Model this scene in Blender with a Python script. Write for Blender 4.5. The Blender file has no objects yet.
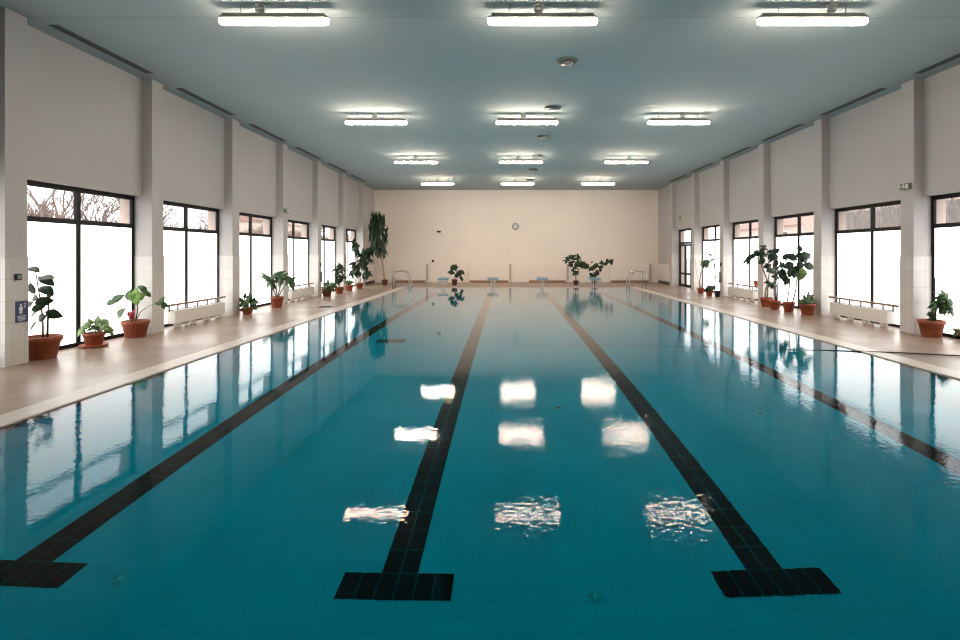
import bpy, math, random
from mathutils import Vector, Matrix
R = math.radians
C = bpy.context.scene.collection
SC = bpy.context.scene
rng = random.Random(7)
F, VX, VY, CX, CZ = 530.0, 507.0, 253.0, -0.55, 1.72      # focal length in px, vanishing point, camera x and height

def pt(px, py, D):
    """The point seen at a pixel at distance D down the hall."""
    return Vector((CX + (px - VX) * D / F, D, CZ - (py - VY) * D / F))

# ------------------------------------------------------------------ materials
def mat(name, col, rough=0.5, metal=0.0, noise=None, spec=0.5, bump=None, emit=None):
    m = bpy.data.materials.new(name); m.use_nodes = True
    nt = m.node_tree; b = nt.nodes['Principled BSDF']
    b.inputs['Base Color'].default_value = (*col, 1); b.inputs['Roughness'].default_value = rough
    b.inputs['Metallic'].default_value = metal; b.inputs['Specular IOR Level'].default_value = spec
    tc = nt.nodes.new('ShaderNodeTexCoord')
    if noise:
        sc, amt = noise
        n = nt.nodes.new('ShaderNodeTexNoise'); n.inputs['Scale'].default_value = sc; n.inputs['Detail'].default_value = 4
        r = nt.nodes.new('ShaderNodeMapRange'); r.inputs['From Min'].default_value = .3; r.inputs['From Max'].default_value = .7
        r.inputs['To Min'].default_value = 1 - amt; r.inputs['To Max'].default_value = 1 + amt
        x = nt.nodes.new('ShaderNodeMix'); x.data_type = 'RGBA'; x.blend_type = 'MULTIPLY'; x.inputs['Factor'].default_value = 1
        x.inputs['A'].default_value = (*col, 1)
        nt.links.new(tc.outputs['Object'], n.inputs['Vector']); nt.links.new(n.outputs['Fac'], r.inputs['Value'])
        nt.links.new(r.outputs['Result'], x.inputs['B']); nt.links.new(x.outputs['Result'], b.inputs['Base Color'])
    if bump:
        sc, st = bump
        n2 = nt.nodes.new('ShaderNodeTexNoise'); n2.inputs['Scale'].default_value = sc; n2.inputs['Detail'].default_value = 3
        bp = nt.nodes.new('ShaderNodeBump'); bp.inputs['Strength'].default_value = 1; bp.inputs['Distance'].default_value = st
        nt.links.new(tc.outputs['Object'], n2.inputs['Vector']); nt.links.new(n2.outputs['Fac'], bp.inputs['Height'])
        nt.links.new(bp.outputs['Normal'], b.inputs['Normal'])
    if emit:
        b.inputs['Emission Color'].default_value = (*emit[0], 1); b.inputs['Emission Strength'].default_value = emit[1]
    return m

def tile_mat(name, c1, c2, cj, w, h, rough, mortar=.004, plane='XY', noise=.08, offset=0.0, wet=None, spec=.5):
    """Ceramic tiles w x h metres, laid in the given plane of the object's own coordinates."""
    m = mat(name, c1, rough, spec=spec); nt = m.node_tree; b = nt.nodes['Principled BSDF']
    tc = nt.nodes.new('ShaderNodeTexCoord'); sp = nt.nodes.new('ShaderNodeSeparateXYZ'); cb = nt.nodes.new('ShaderNodeCombineXYZ')
    nt.links.new(tc.outputs['Object'], sp.inputs[0])
    if plane == 'WALL':                                          # vertical faces: x + y along the wall, z up
        ad = nt.nodes.new('ShaderNodeMath'); ad.operation = 'ADD'
        nt.links.new(sp.outputs['X'], ad.inputs[0]); nt.links.new(sp.outputs['Y'], ad.inputs[1])
        nt.links.new(ad.outputs[0], cb.inputs['X']); nt.links.new(sp.outputs['Z'], cb.inputs['Y'])
    else:
        nt.links.new(sp.outputs[plane[0]], cb.inputs['X']); nt.links.new(sp.outputs[plane[1]], cb.inputs['Y'])
    br = nt.nodes.new('ShaderNodeTexBrick'); br.offset = offset; br.squash = 1.0
    br.inputs['Scale'].default_value = 1; br.inputs['Brick Width'].default_value = w; br.inputs['Row Height'].default_value = h
    br.inputs['Mortar Size'].default_value = mortar; br.inputs['Mortar Smooth'].default_value = .1
    br.inputs['Color1'].default_value = (*c1, 1); br.inputs['Color2'].default_value = (*c2, 1); br.inputs['Mortar'].default_value = (*cj, 1)
    nt.links.new(cb.outputs[0], br.inputs['Vector'])
    n = nt.nodes.new('ShaderNodeTexNoise'); n.inputs['Scale'].default_value = 1.3; n.inputs['Detail'].default_value = 5
    r = nt.nodes.new('ShaderNodeMapRange'); r.inputs['From Min'].default_value = .3; r.inputs['From Max'].default_value = .7
    r.inputs['To Min'].default_value = 1 - noise; r.inputs['To Max'].default_value = 1 + noise
    x = nt.nodes.new('ShaderNodeMix'); x.data_type = 'RGBA'; x.blend_type = 'MULTIPLY'; x.inputs['Factor'].default_value = 1
    nt.links.new(tc.outputs['Object'], n.inputs['Vector']); nt.links.new(n.outputs['Fac'], r.inputs['Value'])
    nt.links.new(br.outputs['Color'], x.inputs['A']); nt.links.new(r.outputs['Result'], x.inputs['B'])
    nt.links.new(x.outputs['Result'], b.inputs['Base Color'])
    if wet:                                                      # patches of wet, glossier tile
        r2 = nt.nodes.new('ShaderNodeMapRange'); r2.inputs['From Min'].default_value = .42; r2.inputs['From Max'].default_value = .58
        r2.inputs['To Min'].default_value = wet[0]; r2.inputs['To Max'].default_value = wet[1]
        n3 = nt.nodes.new('ShaderNodeTexNoise'); n3.inputs['Scale'].default_value = .9; n3.inputs['Detail'].default_value = 3
        nt.links.new(tc.outputs['Object'], n3.inputs['Vector']); nt.links.new(n3.outputs['Fac'], r2.inputs['Value'])
        nt.links.new(r2.outputs['Result'], b.inputs['Roughness'])
        n4 = nt.nodes.new('ShaderNodeTexNoise'); n4.inputs['Scale'].default_value = 9
        bp = nt.nodes.new('ShaderNodeBump'); bp.inputs['Strength'].default_value = 1; bp.inputs['Distance'].default_value = .0012
        nt.links.new(tc.outputs['Object'], n4.inputs['Vector']); nt.links.new(n4.outputs['Fac'], bp.inputs['Height'])
        nt.links.new(bp.outputs['Normal'], b.inputs['Normal'])
    return m

def glass_mat(name, refl=.07, tint=(1, 1, 1)):
    m = bpy.data.materials.new(name); m.use_nodes = True; nt = m.node_tree; nt.nodes.clear()
    o = nt.nodes.new('ShaderNodeOutputMaterial'); mx = nt.nodes.new('ShaderNodeMixShader'); mx.inputs[0].default_value = refl
    t = nt.nodes.new('ShaderNodeBsdfTransparent'); t.inputs[0].default_value = (*tint, 1)
    g = nt.nodes.new('ShaderNodeBsdfGlossy'); g.inputs['Roughness'].default_value = .02
    nt.links.new(t.outputs[0], mx.inputs[1]); nt.links.new(g.outputs[0], mx.inputs[2]); nt.links.new(mx.outputs[0], o.inputs[0])
    return m

def water_mat():
    m = bpy.data.materials.new('pool water'); m.use_nodes = True; nt = m.node_tree; nt.nodes.clear()
    N, L = nt.nodes.new, nt.links.new
    o = N('ShaderNodeOutputMaterial'); mx = N('ShaderNodeMixShader'); fr = N('ShaderNodeFresnel'); fr.inputs['IOR'].default_value = 1.333
    rf = N('ShaderNodeBsdfRefraction'); rf.inputs['IOR'].default_value = 1.333; rf.inputs['Roughness'].default_value = 0.0
    rf.inputs['Color'].default_value = (*WATER_TINT, 1)
    gl = N('ShaderNodeBsdfGlossy'); gl.inputs['Roughness'].default_value = 0.0; gl.inputs['Color'].default_value = (1, 1, 1, 1)
    tc = N('ShaderNodeTexCoord'); sp = N('ShaderNodeSeparateXYZ'); L(tc.outputs['Object'], sp.inputs[0])
    # ripples: a fine and a broad noise; livelier towards the right half, calm on the left
    def noise(sc, det):
        n = N('ShaderNodeTexNoise'); n.inputs['Scale'].default_value = sc; n.inputs['Detail'].default_value = det; n.inputs['Roughness'].default_value = .5
        L(tc.outputs['Object'], n.inputs['Vector']); return n.outputs['Fac']
    def math_(op, a, b):
        k = N('ShaderNodeMath'); k.operation = op
        for i, v in enumerate((a, b)):
            if isinstance(v, (int, float)): k.inputs[i].default_value = v
            else: L(v, k.inputs[i])
        return k.outputs[0]
    live = N('ShaderNodeMapRange'); live.inputs['From Min'].default_value = -2.2; live.inputs['From Max'].default_value = .2
    live.inputs['To Min'].default_value = .14; live.inputs['To Max'].default_value = 1.0; L(sp.outputs['X'], live.inputs['Value'])
    left = N('ShaderNodeMapRange'); left.inputs['From Min'].default_value = -3.2; left.inputs['From Max'].default_value = -4.6
    left.inputs['To Min'].default_value = 0; left.inputs['To Max'].default_value = .55; L(sp.outputs['X'], left.inputs['Value'])
    rg = N('ShaderNodeMapRange'); rg.inputs['From Min'].default_value = 2.2; rg.inputs['From Max'].default_value = 4.0
    rg.inputs['To Min'].default_value = 0; rg.inputs['To Max'].default_value = -.45; L(sp.outputs['X'], rg.inputs['Value'])
    amp = math_('ADD', math_('ADD', live.outputs[0], left.outputs[0]), rg.outputs[0])
    h = math_('ADD', math_('MULTIPLY', noise(19, 2), RIP_FINE), math_('MULTIPLY', noise(1.6, 2), RIP_BROAD))
    h = math_('MULTIPLY', h, amp)
    bp = N('ShaderNodeBump'); bp.inputs['Strength'].default_value = 1; bp.inputs['Distance'].default_value = 1
    L(h, bp.inputs['Height'])
    bp2 = N('ShaderNodeBump'); bp2.inputs['Strength'].default_value = 1; bp2.inputs['Distance'].default_value = .45
    L(h, bp2.inputs['Height']); L(bp2.outputs['Normal'], rf.inputs['Normal'])
    for q in (fr, gl): L(bp.outputs['Normal'], q.inputs['Normal'])
    sm = N('ShaderNodeMapRange'); sm.interpolation_type = 'SMOOTHSTEP'; sm.inputs['From Min'].default_value = 0; sm.inputs['From Max'].default_value = .92
    L(fr.outputs[0], sm.inputs['Value']); L(sm.outputs['Result'], mx.inputs[0]); L(rf.outputs[0], mx.inputs[1]); L(gl.outputs[0], mx.inputs[2]); L(mx.outputs[0], o.inputs[0])
    return m

WATER_TINT = (.015, .93, 1.0)
RIP_FINE, RIP_BROAD = .00130, .0022
WIN_E, LAMP_E, SKY_E = 2.8, 92.0, 3.8

M = {
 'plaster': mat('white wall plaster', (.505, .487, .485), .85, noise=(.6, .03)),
 'backplaster': mat('cream wall plaster', (.90, .835, .785), .85, noise=(.5, .03)),
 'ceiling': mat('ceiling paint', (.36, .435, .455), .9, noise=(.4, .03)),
 'walltile': tile_mat('white wall tile', (.59, .57, .555), (.565, .545, .53), (.46, .44, .425), .2, .33, .22, .005, 'WALL', .03),
 'deck': tile_mat('brown deck tile', (.31, .225, .175), (.285, .205, .16), (.24, .175, .14), .3, .3, .3, .004, 'XY', .12, wet=(.36, .28), spec=.26),
 'darkdeck': tile_mat('dark brown deck tile', (.17, .10, .07), (.15, .09, .065), (.12, .09, .07), .3, .3, .3, .004, 'XY', .1),
 'coping': tile_mat('pale coping tile', (.62, .56, .52), (.59, .53, .49), (.48, .43, .40), .25, .25, .35, .004, 'XY', .06, spec=.35),
 'pooltile': tile_mat('teal pool tile', (.10, .74, .90), (.098, .725, .88), (.09, .66, .81), .25, .125, .5, .004, 'XY', .05, spec=.05),
 'poolside': tile_mat('teal pool side tile', (.10, .74, .90), (.098, .725, .88), (.09, .66, .81), .25, .125, .3, .004, 'WALL', .05),
 'lane': tile_mat('black lane tile', (.006, .007, .009), (.009, .010, .013), (.05, .08, .09), .125, .25, .6, .006, 'XY', .2, spec=.03),
 'frame': mat('black window frame', (.006, .007, .009), .45, spec=.2),
 'frost': mat('frosted daylight pane', (.85, .85, .84), .6, emit=((1.0, .985, .955), WIN_E)),
 'glass': glass_mat('clear glass'),
 'white': mat('white enamel', (.72, .70, .67), .35),
 'wood': mat('brown varnished wood', (.30, .17, .10), .4, noise=(9, .2)),
 'panelshade': mat('grey panel side shade', (.52, .47, .43), .5),  # shade beside the back-wall panels, put into a colour
 'seam': mat('ceiling joint', (.27, .32, .33), .8),
 'grey': mat('grey metal', (.22, .22, .22), .4, .3),
 'dark': mat('dark plastic', (.02, .021, .022), .5),
 'steel': mat('polished steel', (.45, .45, .45), .22, 1.0),
 'lampbody': mat('grey lamp housing', (.30, .30, .29), .5),
 'lamp': mat('warm lamp diffuser', (.9, .88, .82), .5, emit=((1.0, .80, .61), LAMP_E)),
 'vent': mat('grey green vent metal', (.10, .125, .12), .5),
 'slot': mat('dark slot grille', (.03, .037, .036), .6),
 'terracotta': mat('terracotta', (.30, .075, .032), .7, noise=(14, .18)),
 'darkpot': mat('brown clay', (.12, .042, .025), .7, noise=(14, .2)),
 'blackpot': mat('black plastic pot', (.012, .012, .013), .4),
 'soil': mat('potting soil', (.03, .02, .014), .95, noise=(40, .4)),
 'leaf': mat('dark green leaf', (.016, .042, .020), .42, noise=(9, .35), spec=.3),
 'leafmid': mat('mid green leaf', (.04, .10, .03), .35, noise=(9, .35)),
 'leaflight': mat('light green leaf', (.14, .28, .04), .4, noise=(9, .3)),
 'leafvar': mat('variegated green leaf', (.15, .25, .08), .4, noise=(26, .7)),
 'leafred': mat('red leaf', (.45, .03, .03), .45, noise=(12, .25)),
 'stem': mat('brown stem', (.085, .05, .03), .7, noise=(20, .3)),
 'stempale': mat('pale woody stem', (.26, .17, .11), .7, noise=(20, .25)),
 'stemgreen': mat('green stem', (.05, .08, .03), .6),
 'blue': mat('pale blue platform', (.17, .33, .45), .4),
 'signblue': mat('blue sign', (.018, .045, .12), .4),
 'signwhite': mat('white sign print', (.75, .76, .78), .5),
 'signgreen': mat('green sign', (.17, .20, .09), .5),
 'yellow': mat('yellow plastic', (.55, .42, .03), .5),
 'hose': mat('dark hose rubber', (.03, .032, .036), .5),
 'orange': mat('orange clay', (.42, .13, .05), .7, noise=(12, .15)),
 'bark': mat('grey brown bark', (.19, .135, .12), .9, noise=(3, .2)),
 'brush': mat('dry brown twigs', (.24, .16, .13), .9, noise=(1.5, .3)),
 'ground': mat('pale winter ground', (.55, .53, .50), .9, noise=(.3, .1)),
 'peach': mat('peach render', (.50, .40, .35), .9, noise=(.5, .06)),
 'roof': mat('red roof tile', (.26, .15, .12), .8, noise=(2, .2)),
 'boards': mat('weathered grey boards', (.20, .175, .165), .85, noise=(5, .25)),
 'beam': mat('dark timber', (.09, .07, .06), .8),
}
M['water'] = water_mat()

# ------------------------------------------------------------------ mesh building
class MB:
    def __init__(s): s.v, s.f, s.sm, s.mi = [], [], [], []
    def add(s, vs, fs, smooth=False, mi=0):
        o = len(s.v); s.v += [Vector(q) for q in vs]
        for f in fs: s.f.append([o + i for i in f]); s.sm.append(smooth); s.mi.append(mi)
        return s
    def box(s, x0, x1, y0, y1, z0, z1, mi=0):
        return s.add([(x, y, z) for z in (z0, z1) for x, y in ((x0, y0), (x1, y0), (x1, y1), (x0, y1))],
                     [(0, 3, 2, 1), (4, 5, 6, 7), (0, 1, 5, 4), (1, 2, 6, 5), (2, 3, 7, 6), (3, 0, 4, 7)], False, mi)
    def tube(s, pts, r, n=8, mi=0, caps=True):
        pts = [Vector(p) for p in pts]; rs = r if isinstance(r, (list, tuple)) else [r] * len(pts)
        vs, fs = [], []; up = None
        for i, p in enumerate(pts):
            t = (pts[min(i + 1, len(pts) - 1)] - pts[max(i - 1, 0)]).normalized()
            if up is None: up = Vector((0, 0, 1)) if abs(t.z) < .9 else Vector((1, 0, 0))
            a = t.cross(up)
            if a.length < 1e-5: a = t.orthogonal()
            a.normalize(); b = t.cross(a).normalized(); up = -b if False else a.cross(t)
            for k in range(n):
                w = 2 * math.pi * k / n; vs.append(p + (a * math.cos(w) + b * math.sin(w)) * rs[i])
        for i in range(len(pts) - 1):
            for k in range(n):
                fs.append((i * n + k, i * n + (k + 1) % n, (i + 1) * n + (k + 1) % n, (i + 1) * n + k))
        if caps: fs += [tuple(range(n))[::-1], tuple((len(pts) - 1) * n + k for k in range(n))]
        return s.add(vs, fs, True, mi)
    def lathe(s, prof, c=(0, 0, 0), n=24, mi=0, smooth=True):
        vs, fs = [], []
        for r, z in prof:
            for k in range(n):
                w = 2 * math.pi * k / n; vs.append((c[0] + r * math.cos(w), c[1] + r * math.sin(w), c[2] + z))
        for i in range(len(prof) - 1):
            for k in range(n): fs.append((i * n + k, i * n + (k + 1) % n, (i + 1) * n + (k + 1) % n, (i + 1) * n + k))
        fs.append(tuple(range(n))[::-1]); fs.append(tuple((len(prof) - 1) * n + k for k in range(n)))
        s.add(vs, fs, smooth, mi); s.sm[-1] = s.sm[-2] = False
        return s
    def leaf(s, base, d, nrm, L, W, droop=.25, tip=1.0, mi=0):
        d = d.normalized(); side = d.cross(nrm)
        if side.length < 1e-4: side = d.orthogonal()
        side.normalize(); nrm = side.cross(d).normalized()
        prof = [(0, .05), (.18, .62), (.42, 1.0), (.68, .82 * tip), (.87, .42 * tip), (1, .02)]
        vs, fs = [], []
        for t, w in prof:
            c = base + d * (L * t) - nrm * (droop * L * t * t) ; hw = W * .5 * w
            vs += [c - side * hw + nrm * hw * .35, c, c + side * hw + nrm * hw * .35]
        for i in range(len(prof) - 1):
            a = i * 3
            fs += [(a, a + 1, a + 4, a + 3), (a + 1, a + 2, a + 5, a + 4)]
        return s.add(vs, fs, True, mi)
    def build(s, name, m, parent=None, loc=None, bevel=0, thick=0):
        me = bpy.data.meshes.new(name); me.from_pydata([tuple(v) for v in s.v], [], s.f)
        for p, sm, mi in zip(me.polygons, s.sm, s.mi): p.use_smooth = sm; p.material_index = mi
        for q in (m if isinstance(m, (list, tuple)) else [m]): me.materials.append(q)
        me.update()
        o = bpy.data.objects.new(name, me); C.objects.link(o)
        if parent: o.parent = parent
        if loc: o.location = loc
        if bevel:
            b = o.modifiers.new('bevel', 'BEVEL'); b.width = bevel; b.segments = 2; b.limit_method = 'ANGLE'
        if thick:
            k = o.modifiers.new('thick', 'SOLIDIFY'); k.thickness = thick
        return o

def tag(o, label, cat, group=None, kind=None):
    o['label'] = label; o['category'] = cat
    if group: o['group'] = group
    if kind: o['kind'] = kind
    return o
def empty(name, loc, label=None, cat=None, group=None, rz=0):
    o = bpy.data.objects.new(name, None); C.objects.link(o); o.location = loc; o.rotation_euler = (0, 0, rz); o.empty_display_size = .1
    if label: tag(o, label, cat, group)
    return o
def struct(o): o['kind'] = 'structure'; return o
def copy_tree(o, parent=None):
    c = o.copy(); C.objects.link(c)
    if parent: c.parent = parent
    for ch in list(o.children): copy_tree(ch, c)
    return c

# ------------------------------------------------------------------ the hall
XP, XU, XW = 8.10, 8.32, 8.50          # pilaster face, upper wall, window plane
ZC, ZL = 5.42, 2.93                    # ceiling, window head
Y0, YB = -7.0, 31.1
PIT, PW = 3.303, .37
DK = [7.97 + PIT * k for k in range(-2, 7)]     # near face of each pilaster
PL, PR, PY0, PY1 = -5.57, 5.64, 1.42, 26.42        # pool
ZWAT, ZBOT = -.012, -.95

fl = MB()
cw = .34
for b in ((-XW - .3, PL - cw, Y0, YB), (PR + cw, XW + .3, Y0, YB), (PL - cw, PR + cw, Y0, PY0 - cw), (PL - cw, PR + cw, PY1 + cw, YB)):
    fl.box(*b, -.25, 0)
struct(fl.build('floor', M['deck']))
cp = MB()
for b in ((PL - cw, PL, PY0 - cw, PY1 + cw), (PR, PR + cw, PY0 - cw, PY1 + cw), (PL, PR, PY0 - cw, PY0), (PL, PR, PY1, PY1 + cw)):
    cp.box(*b, -.25, .006)
struct(cp.build('trim_1', M['coping']))
struct(MB().box(PL - cw, PR + cw, PY1 + cw + .02, PY1 + cw + .55, -.02, .004).build('trim_2', M['darkdeck']))

pb = MB()
pb.box(PL - .2, PR + .2, PY0 - .2, PY1 + .2, ZBOT - .2, ZBOT, 0)
pb.box(PL - .2, PL, PY0, PY1, ZBOT, -.02, 1); pb.box(PR, PR + .2, PY0, PY1, ZBOT, -.02, 1)
pb.box(PL - .2, PR + .2, PY0 - .2, PY0, ZBOT, -.02, 1); pb.box(PL - .2, PR + .2, PY1, PY1 + .2, ZBOT, -.02, 1)
struct(pb.build('pool_basin', [M['pooltile'], M['poolside']]))
wt = MB(); wt.add([(PL, PY0, ZWAT), (PR, PY0, ZWAT), (PR, PY1, ZWAT), (PL, PY1, ZWAT)], [(0, 1, 2, 3)])
struct(wt.build('pool_water', M['water']))
LX = (-3.80, -1.285, 1.22, 3.74)
for i, lx in enumerate(LX):
    ln = MB(); T0, T1 = 3.39, PY1 - 2.07
    ln.box(-.125, .125, .25, T1 - T0 - .25, 0, .006)
    ln.box(-.375, .375, 0, .25, 0, .006); ln.box(-.375, .375, T1 - T0 - .25, T1 - T0, 0, .006)
    struct(ln.build('lane_line', M['lane'], loc=(lx, T0, ZBOT)))

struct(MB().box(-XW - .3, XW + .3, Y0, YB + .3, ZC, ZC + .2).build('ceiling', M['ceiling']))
struct(MB().box(-XU, XU, 8.31, 8.322, ZC - .004, ZC + .001).build('trim_3', M['seam']))
struct(MB().box(-XW - .3, XW + .3, YB, YB + .3, 1.62, ZC).box(-XW - .3, XW + .3, YB - .012, YB + .3, 0, 1.62, 1).build('wall_back', [M['backplaster'], M['backplaster']]))
struct(MB().box(-XW - .3, XW + .3, Y0 - .3, Y0, 0, ZC).build('wall_front', M['wood']))
YE = DK[-1] + PW
for sx, nm in ((-1, 'wall_left'), (1, 'wall_right')):
    w = MB()
    def sbox(xa, xb, *r):
        w.box(min(sx * xa, sx * xb), max(sx * xa, sx * xb), *r)
    sbox(XU, XW + .3, Y0, YB, ZL, ZC)                 # upper wall
    sbox(XU, XW + .3, YE, YB, 0, ZL)                  # solid end bay
    sbox(XW, XW + .3, Y0, DK[1], 0, ZL)
    struct(w.build(nm, M['plaster']))
    for d in DK:
        p = MB()
        xa, xb = (-XW - .3, -XP) if sx < 0 else (XP, XW + .3)
        p.box(max(xa, -XW) , min(xb, XW), d, d + PW, 1.66, ZC, 0)
        xo, xq = (-XW - .26, -XW) if sx < 0 else (XW, XW + .26); p.box(xo, xq, d - .03, d + PW + .03, 0, 3.2, 2)
        xa, xb = max(xa, -XW), min(xb, XW)
        t = .012
        p.box(xa - (0 if sx < 0 else t), xb + (t if sx < 0 else 0), d - t, d + PW + t, 0, 1.66, 1)
        struct(p.build('pilaster', [M['plaster'], M['walltile'], M['peach']]))

# windows: black frame, two frosted lower panes, two clear upper panes
WL = PIT - PW
def window(n, y, sx, name='window'):
    f = MB(); a = .045
    def bar(y0, y1, z0, z1, d=a): f.box(-d * .6, d * .6, y0, y1, z0, z1)
    bar(0, .07, 0, ZL); bar(WL - .07, WL, 0, ZL); bar(.07, WL - .07, ZL - .09, ZL); bar(.07, WL - .07, 0, .07)
    bar(.07, WL - .07, 2.245, 2.335); bar(WL / 2 - .045, WL / 2 + .045, .07, ZL - .09, .05)
    o = struct(f.build(f'window_{n}', M['frame'], loc=(sx * XW, y, 0)))
    for k in (0, 1):
        ya, yb = (.07, WL / 2 - .045) if k == 0 else (WL / 2 + .045, WL - .07)
        MB().box(-.008, .008, ya, yb, .07, 2.245).build('frosted_pane', M['frost'], o)
        MB().box(-.006, .006, ya, yb, 2.335, ZL - .09).build('clear_pane', M['glass'], o)
    return o
n = 1
for sx in (-1, 1):
    for k in range(1, len(DK) - 1):
        if sx == 1 and k == len(DK) - 2: continue
        window(n, DK[k] + PW, sx); n += 1
# glazed door in the last bay on the right
f = MB(); y = DK[-2] + PW
def bar(y0, y1, z0, z1, d=.045): f.box(-d * .7, d * .7, y0, y1, z0, z1)
bar(0, .08, 0, ZL); bar(WL - .08, WL, 0, ZL); bar(.08, WL - .08, ZL - .09, ZL); bar(.08, WL - .08, 2.18, 2.28); bar(1.05, 1.15, 0, ZL - .09)
bar(.08, 1.05, 0, .07)
dr = struct(f.build('door_1', M['frame'], loc=(XW, y, 0)))
MB().box(-.008, .008, .08, 1.05, .07, 2.18).build('frosted_pane', M['frost'], dr)
MB().box(-.006, .006, .08, 1.05, 2.28, ZL - .09).build('clear_pane', M['glass'], dr)
MB().box(-.006, .006, 1.15, WL - .08, 2.28, ZL - .09).build('clear_pane', M['glass'], dr)
for ya, yb in ((1.16, 1.995), (2.005, WL - .09)):
    lf = MB(); lf.box(-.03, .03, ya, ya + .09, .01, 2.17); lf.box(-.03, .03, yb - .09, yb, .01, 2.17)
    lf.box(-.03, .03, ya + .09, yb - .09, .01, .14); lf.box(-.03, .03, ya + .09, yb - .09, 2.07, 2.17); lf.box(-.03, .03, ya + .09, yb - .09, .62, .72)
    q = lf.build('door_leaf', M['frame'], dr)
    MB().box(-.006, .006, ya + .09, yb - .09, .14, .62).box(-.006, .006, ya + .09, yb - .09, .72, 2.07).build('door_pane', M['glass'], q)
    MB().tube([(-.03, (yb - .045 if ya < 1.5 else ya + .045), 1.0), (-.07, (yb - .045 if ya < 1.5 else ya + .045), 1.0), (-.07, (yb - .15 if ya < 1.5 else ya + .15), 1.0)], .011).build('door_handle', M['steel'], q)

# slot grilles in the ceiling along both walls
side = {-1: 'left', 1: 'right'}
bayname = ['behind the camera end', 'beside the near end', 'above the nearest window in view', 'above the second bay', 'above the third bay', 'above the fourth bay', 'above the fifth bay', 'above the sixth bay', 'above the end bay']
g0 = None
for sx in (-1, 1):
    for k, d in enumerate(DK[1:]):
        if k == 7: break
        if g0 is None:
            g0 = empty('slot_vent', (0, 0, 0))
            MB().box(-.075, .075, 0, 2.3, -.012, 0).build('frame', M['vent'], g0)
            s = MB()
            for j in (-1, 0, 1): s.box(-.008 + j * .04, .008 + j * .04, .03, 2.27, -.016, -.011)
            s.build('grille', M['slot'], g0)
            o = g0
        else: o = copy_tree(g0)
        o.location = (sx * 7.90, d + .62, ZC)
        tag(o, f'dark slot vent in ceiling along {side[sx]} wall, {["nearest, mostly out of frame", "first whole one from the camera", "second from the camera", "third from the camera", "fourth from the camera", "fifth from the camera", "farthest"][k]}', 'vent', 'slot vents along the ceiling edges')

# round ceiling vents
v0 = None
for k in range(6):
    if v0 is None:
        v0 = empty('ceiling_vent', (0, 0, 0))
        MB().lathe([(.205, 0), (.205, -.03), (.185, -.045), (.12, -.05)], n=32).build('ring', M['vent'], v0)
        MB().lathe([(.11, -.045), (.11, -.062), (.05, -.07)], n=24).build('disc', M['lampbody'], v0)
        o = v0
    else: o = copy_tree(v0)
    o.location = (.61, 10.2 + 3.3 * k, ZC)
    tag(o, f'round grey ceiling vent, {["nearest", "second", "third", "fourth", "fifth", "farthest"][k]} of the line down the middle', 'vent', 'round vents down the ceiling')

# lamps: three columns, four rows (and one more row over the near end)
l0 = None; s0 = None
for i, d in enumerate((7.90, 14.05, 20.2, 26.5)):
    for j, x in enumerate((-4.02, -.02, 4.0)):
        if l0 is None:
            l0 = empty('ceiling_lamp', (0, 0, 0))
            h = MB()
            h.box(-.76, .76, -.05, .05, -.185, -.135)
            h.build('housing', M['lampbody'], l0, bevel=.012)
            df = MB()
            nseg = 12; hl, hw = .835, .068
            ring = [(hl - .085 + .065 * math.sin(math.pi * q / nseg), -hw * math.cos(math.pi * q / nseg)) for q in range(nseg + 1)]
            ring += [(-x_, -y_) for x_, y_ in ring]
            nr = len(ring); vs = []
            for sc, z in ((.94, -.21), (1, -.22), (1, -.25), (.97, -.27), (.85, -.283)):
                vs += [(x_ * (1 - (1 - sc) * .1), y_ * sc, z) for x_, y_ in ring]
            fs = [(a * nr + b, a * nr + (b + 1) % nr, (a + 1) * nr + (b + 1) % nr, (a + 1) * nr + b) for a in range(4) for b in range(nr)]
            fs += [tuple(range(nr)), tuple(4 * nr + b for b in range(nr))]
            df.add(vs, fs, True); df.build('diffuser', M['lamp'], l0)
            rm = MB(); vs = []
            for sc, z in ((1.03, -.185), (1.03, -.218), (.90, -.218), (.90, -.185)):
                vs += [(x_ * (1 + (sc - 1) * .1), y_ * sc, z) for x_, y_ in ring]
            fs = [(a * nr + b, a * nr + (b + 1) % nr, ((a + 1) % 4) * nr + (b + 1) % nr, ((a + 1) % 4) * nr + b) for a in range(4) for b in range(nr)]
            fs.append(tuple(range(nr)))
            rm.add(vs, fs, False); rm.build('tray', M['lampbody'], l0)
            for xx in (-.5, .5): MB().tube([(xx, 0, -.14), (xx, 0, 0)], .008, 8).build('rod', M['white'], l0)
            o = l0
        else: o = copy_tree(l0)
        o.location = (x, d, ZC)
        row = ['nearest', 'second', 'third', 'farthest'][i]; col = ['left', 'middle', 'right'][j]
        tag(o, f'lit tubular ceiling lamp in the {row} row, {col} column', 'lamp', 'tubular lamps on the ceiling')
        if s0 is None:
            s0 = empty('ceiling_mount', (0, 0, 0))  # mounting box of the lamp on the ceiling
            MB().lathe([(.075, 0), (.075, -.03), (.06, -.04)], n=20).build('base', M['white'], s0)
            MB().lathe([(.045, -.04), (.045, -.065), (.07, -.07), (.07, -.10), (.05, -.115)], n=20).build('head', M['white'], s0)
            q = s0
        else: q = copy_tree(s0)
        q.location = (x + ((-.2, -.06, .28) if i == 0 else (-.03, -.09, .10))[j], d - .02, ZC)
        tag(q, f'small white ceiling mounting box above the {col} lamp of the {row} row', 'sensor', 'mounting boxes by the ceiling lamps')

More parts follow.
